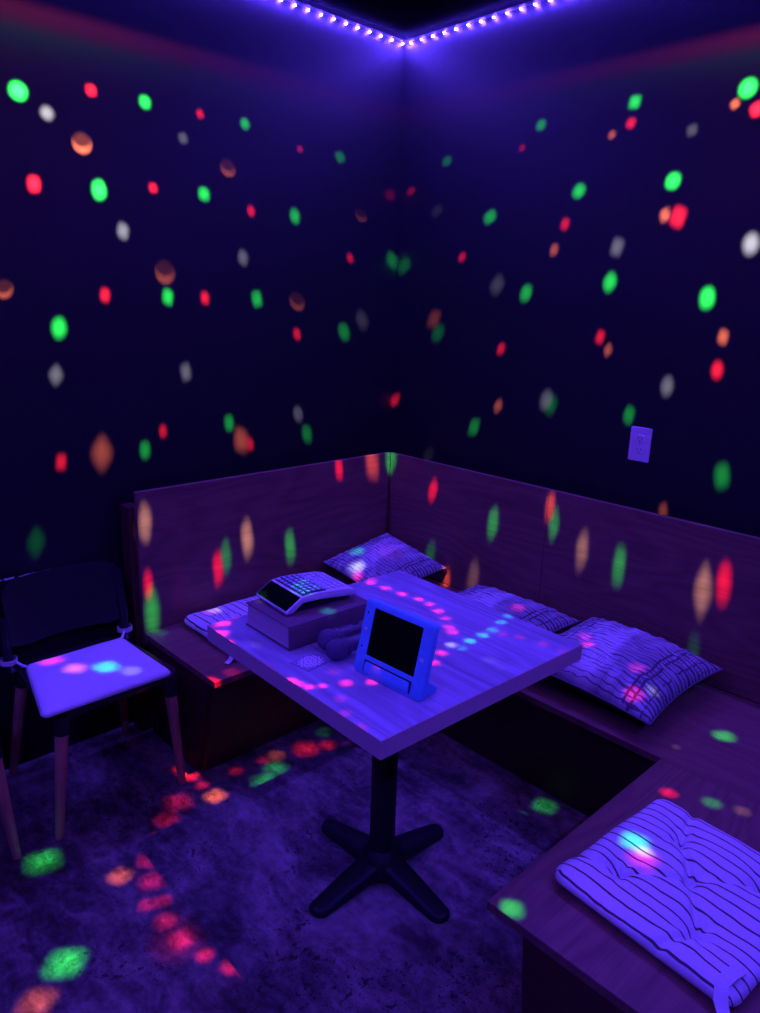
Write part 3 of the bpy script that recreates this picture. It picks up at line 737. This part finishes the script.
BEAMS = """
-0.0 -1.546 2.124 green 13.8 477.07 1.0 spot
0.0 -1.156 2.166 green 12.2 310.04 1.0 spot
-0.0 -0.779 2.165 green 10.9 176.9 1.0 spot
-0.0 -0.337 2.119 green 10.7 114.91 1.0 spot
-0.0 -1.326 1.886 green 13.1 500.61 1.2 spot
-0.0 -0.952 1.915 green 12.5 324.65 1.0 spot
0.0 -0.559 1.88 green 11.7 275.96 1.2 spot
0.0 -0.033 1.75 green 11.1 181.34 1.2 spot
0.043 0.0 1.726 green 11.1 114.44 1.2 spot
-0.0 -1.485 1.464 green 11.5 481.45 1.2 spot
0.0 -1.106 1.568 green 10.6 366.44 1.2 spot
-0.0 -0.738 1.57 green 11.1 309.72 1.2 spot
0.0 -0.301 1.446 green 11.8 220.76 1.2 spot
-0.0 -0.873 1.109 green 9.0 275.75 1.2 spot
0.0 -1.22 1.043 green 9.0 283.24 1.2 spot
-0.0 -0.496 1.03 green 10.0 223.35 1.2 spot
0.0 -1.616 0.781 green 9.9 77.72 1.2 spot
-0.0 -1.331 2.167 red 10.6 279.6 1.0 spot
-0.0 -0.958 2.166 red 8.8 200.71 1.0 spot
0.0 -0.535 2.119 red 6.9 171.05 1.0 spot
0.0 -1.524 1.88 red 10.5 425.61 1.2 spot
-0.0 -1.142 1.913 red 9.3 313.55 1.0 spot
0.0 -0.759 1.879 red 8.8 326.99 1.2 spot
0.0 -0.057 2.01 red 10.3 70.83 1.0 spot
0.068 0.0 2.027 red 7.6 215.64 1.0 spot
0.0 -1.329 1.568 red 9.1 421.17 1.2 spot
-0.0 -0.961 1.568 red 9.1 481.06 1.2 spot
-0.0 -0.275 1.744 red 7.6 403.7 1.2 spot
-0.0 -0.549 1.439 red 8.2 528.05 1.2 spot
0.0 -1.148 1.104 red 7.0 539.18 1.2 spot
-0.0 -1.514 1.036 red 7.5 682.87 1.2 spot
0.017 0.0 1.141 red 7.6 866.62 1.2 spot
0.0 -0.78 1.018 red 7.3 636.75 1.2 spot
-0.0 -1.469 2.08 white 11.7 52.75 1.0 spot
0.0 -1.025 2.081 white 10.6 22.69 1.0 spot
-0.0 -1.255 1.77 white 11.5 75.28 1.2 spot
-0.0 -0.797 1.714 white 11.4 56.0 1.2 spot
0.0 -0.2 1.495 white 12.7 30.67 1.2 spot
-0.0 -1.507 1.318 white 9.6 86.22 1.2 spot
-0.0 -1.048 1.309 white 10.1 84.0 1.2 spot
0.0 -0.543 1.118 white 9.3 85.19 1.2 spot
0.0 -1.37 2.014 orange 24.4 208.98 1.0 cup
0.0 -0.853 2.012 orange 23.5 99.55 1.0 cup
0.0 -0.219 1.916 orange 17.2 84.66 1.0 cup
0.0 -1.113 1.65 orange 26.8 119.73 1.2 cup
0.0 -0.549 1.566 orange 22.4 132.61 1.2 cup
0.0 -1.637 1.577 orange 17.6 142.9 1.2 cup
-0.0 -1.376 1.05 orange 14.4 273.76 1.2 spot
-0.0 -0.821 1.038 orange 12.9 345.96 1.2 spot
0.105 -0.216 0.893 orange 12.0 57.96 1.75 spot
0.705 0.0 2.198 green 11.4 122.68 1.0 spot
0.263 0.0 2.124 green 9.8 101.92 1.0 spot
1.064 0.0 2.219 green 13.5 204.55 1.0 spot
1.42 0.0 2.203 green 17.2 338.51 1.0 spot
0.887 -0.0 1.966 green 14.5 260.17 1.0 spot
0.501 0.0 1.902 green 13.0 249.75 1.0 spot
1.227 0.0 1.97 green 15.9 387.22 1.0 spot
1.044 0.0 1.663 green 13.6 348.76 1.2 spot
0.698 0.0 1.622 green 12.6 300.3 1.2 spot
0.261 -0.0 1.453 green 11.9 109.52 1.2 spot
1.388 -0.0 1.617 green 14.2 482.78 1.2 spot
0.853 -0.0 1.218 green 11.4 88.5 1.2 spot
0.489 0.0 1.083 green 9.4 286.48 1.2 spot
1.173 0.0 1.221 green 10.0 177.27 1.2 spot
1.517 0.0 1.069 green 11.6 213.61 1.2 spot
0.629 0.0 2.132 red 7.2 130.42 1.0 spot
1.058 0.0 2.158 red 11.4 213.8 1.0 spot
0.842 0.0 1.86 red 10.2 296.56 1.2 spot
1.259 0.0 1.862 red 15.6 333.82 1.2 spot
1.455 -0.0 2.143 red 13.2 276.92 1.0 spot
0.371 0.0 1.757 red 7.8 390.06 1.2 spot
0.599 0.0 1.409 red 8.3 541.37 1.2 spot
1.029 -0.0 1.478 red 9.2 432.69 1.2 spot
1.452 0.0 1.399 red 10.6 498.4 1.2 spot
0.372 -0.105 0.804 red 7.4 92.07 1.75 spot
0.993 -0.0 2.131 orange 9.4 112.08 1.0 spot
1.389 0.0 2.166 orange 9.7 114.81 1.0 spot
1.214 0.0 1.87 orange 10.8 241.57 1.2 spot
0.806 0.0 1.774 orange 10.0 191.45 1.2 spot
0.234 0.0 1.51 orange 12.0 152.05 1.2 spot
1.065 -0.0 1.436 orange 8.2 199.12 1.2 spot
1.455 0.0 1.501 orange 9.3 275.12 1.2 spot
0.605 0.0 1.184 orange 7.9 337.52 1.2 spot
1.34 0.0 0.912 orange 7.3 203.48 1.2 spot
1.268 -0.0 2.111 white 12.0 12.24 1.0 spot
1.057 0.0 1.777 white 13.9 47.54 1.2 spot
1.496 0.0 1.774 white 15.1 92.31 1.2 spot
0.558 0.0 1.65 white 13.6 34.18 1.2 spot
0.829 -0.0 1.234 white 12.3 78.53 1.2 spot
1.296 -0.0 1.333 white 11.8 84.46 1.2 spot
0.222 0.0 1.94 white 11.6 11.68 1.0 spot
0.238 0.0 0.917 white 9.8 15.8 1.2 spot
0.105 -0.406 0.887 red 7.5 83.65 1.75 spot
0.105 -1.003 0.58 red 8.4 95.67 1.75 spot
0.105 -1.287 0.585 red 7.3 84.51 1.75 spot
1.614 -0.105 0.757 red 10.1 87.31 1.75 spot
0.11 -0.105 0.885 green 9.0 95.54 1.75 spot
0.105 -0.663 0.597 green 8.9 71.34 1.75 spot
0.105 -0.966 0.62 green 8.5 43.3 1.75 spot
0.105 -1.278 0.475 green 10.6 89.14 1.75 spot
0.702 -0.105 0.736 green 9.3 64.8 1.75 spot
0.982 -0.105 0.799 green 8.5 44.66 1.75 spot
1.258 -0.105 0.716 green 9.8 57.06 1.75 spot
0.374 -0.105 0.511 green 8.2 28.86 1.75 spot
1.553 -0.105 0.496 green 7.8 9.98 1.75 spot
0.105 -0.87 0.673 cream 10.2 47.84 1.75 spot
0.105 -1.286 0.814 cream 10.3 39.25 1.75 spot
1.109 -0.105 0.731 cream 10.1 27.17 1.75 spot
1.554 -0.105 0.715 cream 10.8 38.47 1.75 spot
0.62 -0.105 0.481 cream 9.4 17.17 1.75 spot
0.958 -0.105 0.859 orange 8.7 50.89 1.75 spot
0.474 -0.105 0.42 orange 6.7 78.08 1.75 spot
1.779 -0.372 0.404 green 10.8 68.04 1.0 spot
1.885 -0.7 0.404 green 8.8 31.09 1.0 spot
1.758 -1.345 0.404 green 9.7 61.73 1.0 spot
0.142 -1.27 0.404 green 9.2 10.38 1.0 spot
1.948 -0.674 0.404 cream 7.7 7.5 1.0 spot
1.713 -0.533 0.404 cream 5.9 3.75 1.0 spot
1.795 -0.744 0.404 red 8.2 51.07 1.0 spot
0.552 -1.235 0.404 red 10.2 15.32 1.0 spot
0.575 -1.312 0.402 red 8.8 117.82 1.75 spot
0.105 -1.165 0.531 red 12.3 1.11 1.75 spot
0.209 -1.674 0.457 pink 12.5 30.97 1.0 spot
1.574 -0.537 0.511 pink 11.1 24.96 1.0 spot
1.531 -0.446 0.545 pink 10.2 11.37 1.0 spot
1.358 -0.438 0.556 pink 9.4 18.83 1.0 spot
1.325 -0.402 0.557 pink 9.5 8.36 1.0 spot
0.997 -0.311 0.528 pink 11.0 16.99 1.0 spot
0.879 -0.928 0.746 pink 10.4 10.7 1.0 spot
1.885 -1.059 0.446 pink 12.6 11.97 1.0 spot
1.869 -1.206 0.442 pink 27.5 0.28 1.0 spot
0.174 -1.083 0.449 pink 13.4 7.41 1.0 spot
0.316 -0.295 0.55 pink 21.9 1.96 1.0 spot
0.366 -1.565 0.459 cyan 12.8 24.27 1.0 spot
1.848 -1.025 0.445 cyan 12.0 18.97 1.0 spot
0.206 -0.385 0.544 cyan 11.7 14.32 1.0 spot
0.318 -1.642 0.462 orange 11.9 21.12 1.0 spot
0.435 -1.517 0.457 white 11.7 4.16 1.0 spot
0.282 -0.452 0.513 white 12.4 15.26 1.0 spot
0.176 -1.068 0.449 white 10.4 7.38 1.0 spot
1.621 -0.444 0.404 white 7.2 6.88 1.0 spot
1.88 -1.037 0.446 white 7.8 6.47 1.0 spot
1.87 -1.039 0.445 white 8.8 3.3 1.0 spot
0.312 -0.477 0.479 pink 9.0 31.33 1.0 spot
0.894 -0.95 0.746 pink 8.1 23.76 1.0 spot
0.954 -0.941 0.746 pink 8.1 23.18 1.0 spot
1.019 -0.937 0.746 pink 8.0 25.22 1.0 spot
1.077 -0.926 0.746 pink 7.9 22.28 1.0 spot
1.123 -0.928 0.746 pink 7.8 21.99 1.0 spot
1.171 -0.947 0.746 pink 8.4 21.63 1.0 spot
1.218 -0.966 0.746 pink 7.5 21.35 1.0 spot
1.262 -1.004 0.746 pink 9.4 16.62 1.0 spot
1.288 -1.021 0.746 pink 8.6 20.91 1.0 spot
1.351 -1.134 0.746 pink 8.1 22.88 1.0 spot
1.375 -1.186 0.746 pink 7.9 20.5 1.0 spot
0.864 -1.465 0.746 pink 7.6 19.12 1.0 spot
1.422 -0.907 0.746 pink 7.8 4.26 1.0 spot
1.485 -0.895 0.746 pink 7.6 4.31 1.0 spot
1.539 -0.892 0.746 pink 6.8 2.45 1.0 spot
1.382 -0.927 0.746 pink 7.2 4.22 1.0 spot
1.25 -1.491 0.746 pink 6.1 21.62 1.0 spot
1.288 -1.46 0.746 pink 6.1 23.77 1.0 spot
1.313 -1.41 0.746 pink 7.9 21.03 1.0 spot
1.347 -1.362 0.746 pink 7.4 25.68 1.0 spot
1.357 -1.465 0.746 pink 7.6 4.21 1.0 spot
1.408 -1.493 0.746 pink 7.3 4.26 1.0 spot
1.254 -1.399 0.746 pink 8.2 2.34 1.0 spot
1.467 -1.506 0.74 pink 8.0 3.26 1.0 spot
1.319 -0.822 0.746 cyan 7.5 7.54 1.0 spot
1.332 -0.87 0.746 cyan 7.4 8.95 1.0 spot
1.348 -0.929 0.746 cyan 8.0 8.77 1.0 spot
1.352 -0.972 0.746 cyan 7.9 10.32 1.0 spot
1.353 -1.026 0.746 cyan 7.7 11.96 1.0 spot
1.366 -1.073 0.746 cyan 7.6 4.49 1.0 spot
1.337 -1.081 0.746 white 8.3 8.75 1.0 spot
1.453 -1.07 0.746 white 9.8 0.58 1.0 spot
1.023 -1.457 0.746 white 11.0 0.44 1.0 spot
1.494 -1.084 0.746 white 9.6 0.26 1.0 spot
0.994 -1.299 0.854 cyan 9.1 7.6 1.0 spot
1.038 -1.31 0.854 cyan 9.0 7.6 1.0 spot
1.013 -1.339 0.848 cyan 8.9 7.19 1.0 spot
0.977 -1.272 0.853 cyan 8.4 3.91 1.0 spot
1.028 -1.276 0.853 cyan 8.3 2.45 1.0 spot
1.089 -1.278 0.81 cyan 11.0 10.67 1.0 spot
0.931 -1.372 0.819 white 8.8 2.13 1.0 spot
0.536 -1.434 -0.0 pink 14.0 32.78 1.0 spot
0.585 -1.502 0.0 pink 11.5 46.75 1.0 spot
0.641 -1.561 0.0 pink 8.1 46.28 1.0 spot
0.709 -1.622 -0.0 pink 10.8 45.77 1.0 spot
0.789 -1.653 0.0 pink 11.4 37.82 1.0 spot
0.859 -1.703 0.0 pink 7.8 31.06 1.0 spot
0.875 -1.665 -0.0 pink 7.4 37.1 1.0 spot
0.941 -1.691 -0.0 pink 9.9 51.38 1.0 spot
1.018 -1.691 0.0 pink 10.5 58.73 1.0 spot
1.1 -1.67 0.0 pink 7.8 57.73 1.0 spot
1.17 -1.64 -0.0 pink 8.5 56.88 1.0 spot
1.237 -1.615 0.0 pink 5.9 34.75 1.0 spot
1.016 -1.698 -0.0 pink 21.9 10.81 1.0 spot
0.568 -0.939 0.0 red 14.7 63.68 1.0 spot
0.601 -0.863 0.0 red 9.9 46.74 1.0 spot
0.524 -1.093 0.0 red 8.3 20.86 1.0 spot
0.514 -1.202 0.0 red 8.1 26.44 1.0 spot
0.506 -1.329 -0.0 red 7.8 32.88 1.0 spot
0.713 -1.711 0.0 orange 10.4 82.92 1.0 spot
0.584 -1.327 -0.0 orange 11.1 81.67 1.0 spot
0.957 -2.023 -0.0 orange 12.2 75.79 1.0 spot
0.532 -1.047 0.0 orange 10.8 32.59 1.0 spot
0.518 -1.85 0.0 green 14.0 127.06 1.0 spot
0.895 -1.935 -0.0 green 13.8 144.09 1.0 spot
0.59 -1.088 -0.0 green 13.0 28.1 1.0 spot
0.627 -1.164 0.0 green 13.8 27.64 1.0 spot
0.525 -0.82 -0.0 green 10.0 9.17 1.0 spot
1.331 -0.547 0.0 green 12.4 21.32 1.0 spot
"""
SCATTER = .32

# ------------------------------------------------------------------ disco lamp: a cluster of narrow coloured beams from one spot under the ceiling
LAMP = Vector((1.35, -1.20, 2.36))
BEAM_COL = {'green': (.02, .75, .06), 'red': (1, .015, .03), 'white': (.5, .5, .5), 'orange': (.85, .16, .06),
            'cream': (.5, .42, .30), 'cyan': (.0, .75, .35), 'pink': (1, .02, .12)}
GAIN = 4*PI
rl = random.Random(4)
def lamp_nodes(ld):
    ld.use_nodes = True; t = ld.node_tree; e = t.nodes['Emission']
    c = t.nodes.new('ShaderNodeTexCoord'); s = t.nodes.new('ShaderNodeSeparateXYZ')
    t.links.new(c.outputs['Normal'], s.inputs[0])
    def m(op, a, b=None, clamp=False):
        x = t.nodes.new('ShaderNodeMath'); x.operation = op; x.use_clamp = clamp
        for i, v in enumerate((a, b)):
            if v is None: continue
            if isinstance(v, (int, float)): x.inputs[i].default_value = v
            else: t.links.new(v, x.inputs[i])
        return x.outputs[0]
    return t, e, s, m
for li, line in enumerate(BEAMS.strip().splitlines()):
    x, y, z, c, ha, inten, asp, kind = line.split()
    ha = float(ha)/1000
    ld = bpy.data.lights.new('disco_beam', 'SPOT')
    mx = max(BEAM_COL[c])
    ld.color = tuple(v/mx for v in BEAM_COL[c])
    ld.energy = float(inten)*GAIN
    ld.shadow_soft_size = .003
    lo = bpy.data.objects.new('disco_beam', ld); COL.objects.link(lo)
    lo.location = LAMP
    lo.rotation_euler = (Vector((float(x), float(y), float(z)))-LAMP).to_track_quat('-Z', 'Y').to_euler()
    asp = float(asp)
    t, e, s, m = lamp_nodes(ld)
    if kind == 'cup':
        # crescent-shaped lens image: bright lower rim, dim middle
        ld.spot_size = 2*ha*1.5; ld.spot_blend = .25
        k = 1/ha
        u = m('MULTIPLY', s.outputs[0], k); v = m('MULTIPLY', s.outputs[1], k)
        r1 = m('SQRT', m('ADD', m('MULTIPLY', u, u), m('MULTIPLY', v, v)))
        v2 = m('SUBTRACT', v, .6)
        r2 = m('SQRT', m('ADD', m('MULTIPLY', u, u), m('MULTIPLY', v2, v2)))
        a = m('MULTIPLY', m('SUBTRACT', 1.0, r1), 2.2, True)
        b_ = m('ADD', m('MULTIPLY', m('SUBTRACT', r2, .75), 2.2, True), .12)
        t.links.new(m('MULTIPLY', a, b_), e.inputs[1])
    else:
        # soft, slightly squarish facet image
        ang = rl.uniform(-.7, .7); ca, sa = math.cos(ang), math.sin(ang); pw = rl.uniform(2.0, 3.2)
        ld.spot_size = 2*ha*max(asp, 1)*2.0; ld.spot_blend = .1
        k = 1/(ha*1.65)
        u0 = m('MULTIPLY', s.outputs[0], k); v0 = m('MULTIPLY', s.outputs[1], k/asp)
        u = m('ABSOLUTE', m('ADD', m('MULTIPLY', u0, ca), m('MULTIPLY', v0, sa)))
        v = m('ABSOLUTE', m('SUBTRACT', m('MULTIPLY', v0, ca), m('MULTIPLY', u0, sa)))
        r = m('POWER', m('ADD', m('POWER', u, pw), m('POWER', v, pw)), 1/pw)
        a = m('SUBTRACT', 1.0, r, True)
        a = m('MULTIPLY', a, 1.15, True)
        a = m('MULTIPLY', m('MULTIPLY', a, a), m('SUBTRACT', 3.0, m('MULTIPLY', a, 2.0)))
        t.links.new(a, e.inputs[1])
# dim scatter of the lamp: everything below its rim, slightly stronger right under the rim
ld = bpy.data.lights.new('disco_scatter', 'POINT'); ld.energy = SCATTER*4*PI; ld.shadow_soft_size = .02
lo = bpy.data.objects.new('disco_scatter', ld); COL.objects.link(lo); lo.location = LAMP
t, e, s, m = lamp_nodes(ld)
down = m('MULTIPLY', m('MULTIPLY', s.outputs[2], -1.0), 150.0, True)
rim = m('POWER', m('SUBTRACT', 1.0, m('ABSOLUTE', s.outputs[2]), True), 22.0)
st = m('MULTIPLY', down, m('ADD', .8, m('MULTIPLY', rim, 30.0)))
t.links.new(st, e.inputs[1])
cr_ = t.nodes.new('ShaderNodeValToRGB'); el = cr_.color_ramp.elements
el[0].position = 0.0; el[0].color = (1, .05, .16, 1)
el[1].position = .30; el[1].color = (1, .12, .30, 1)
for p_, c_ in ((.035, (.95, .10, .16, 1)), (.055, (.25, .42, .3, 1)), (.12, (.6, .2, .35, 1))):
    q_ = el.new(p_); q_.color = c_
t.links.new(m('ABSOLUTE', s.outputs[2]), cr_.inputs[0]); t.links.new(cr_.outputs[0], e.inputs[0])
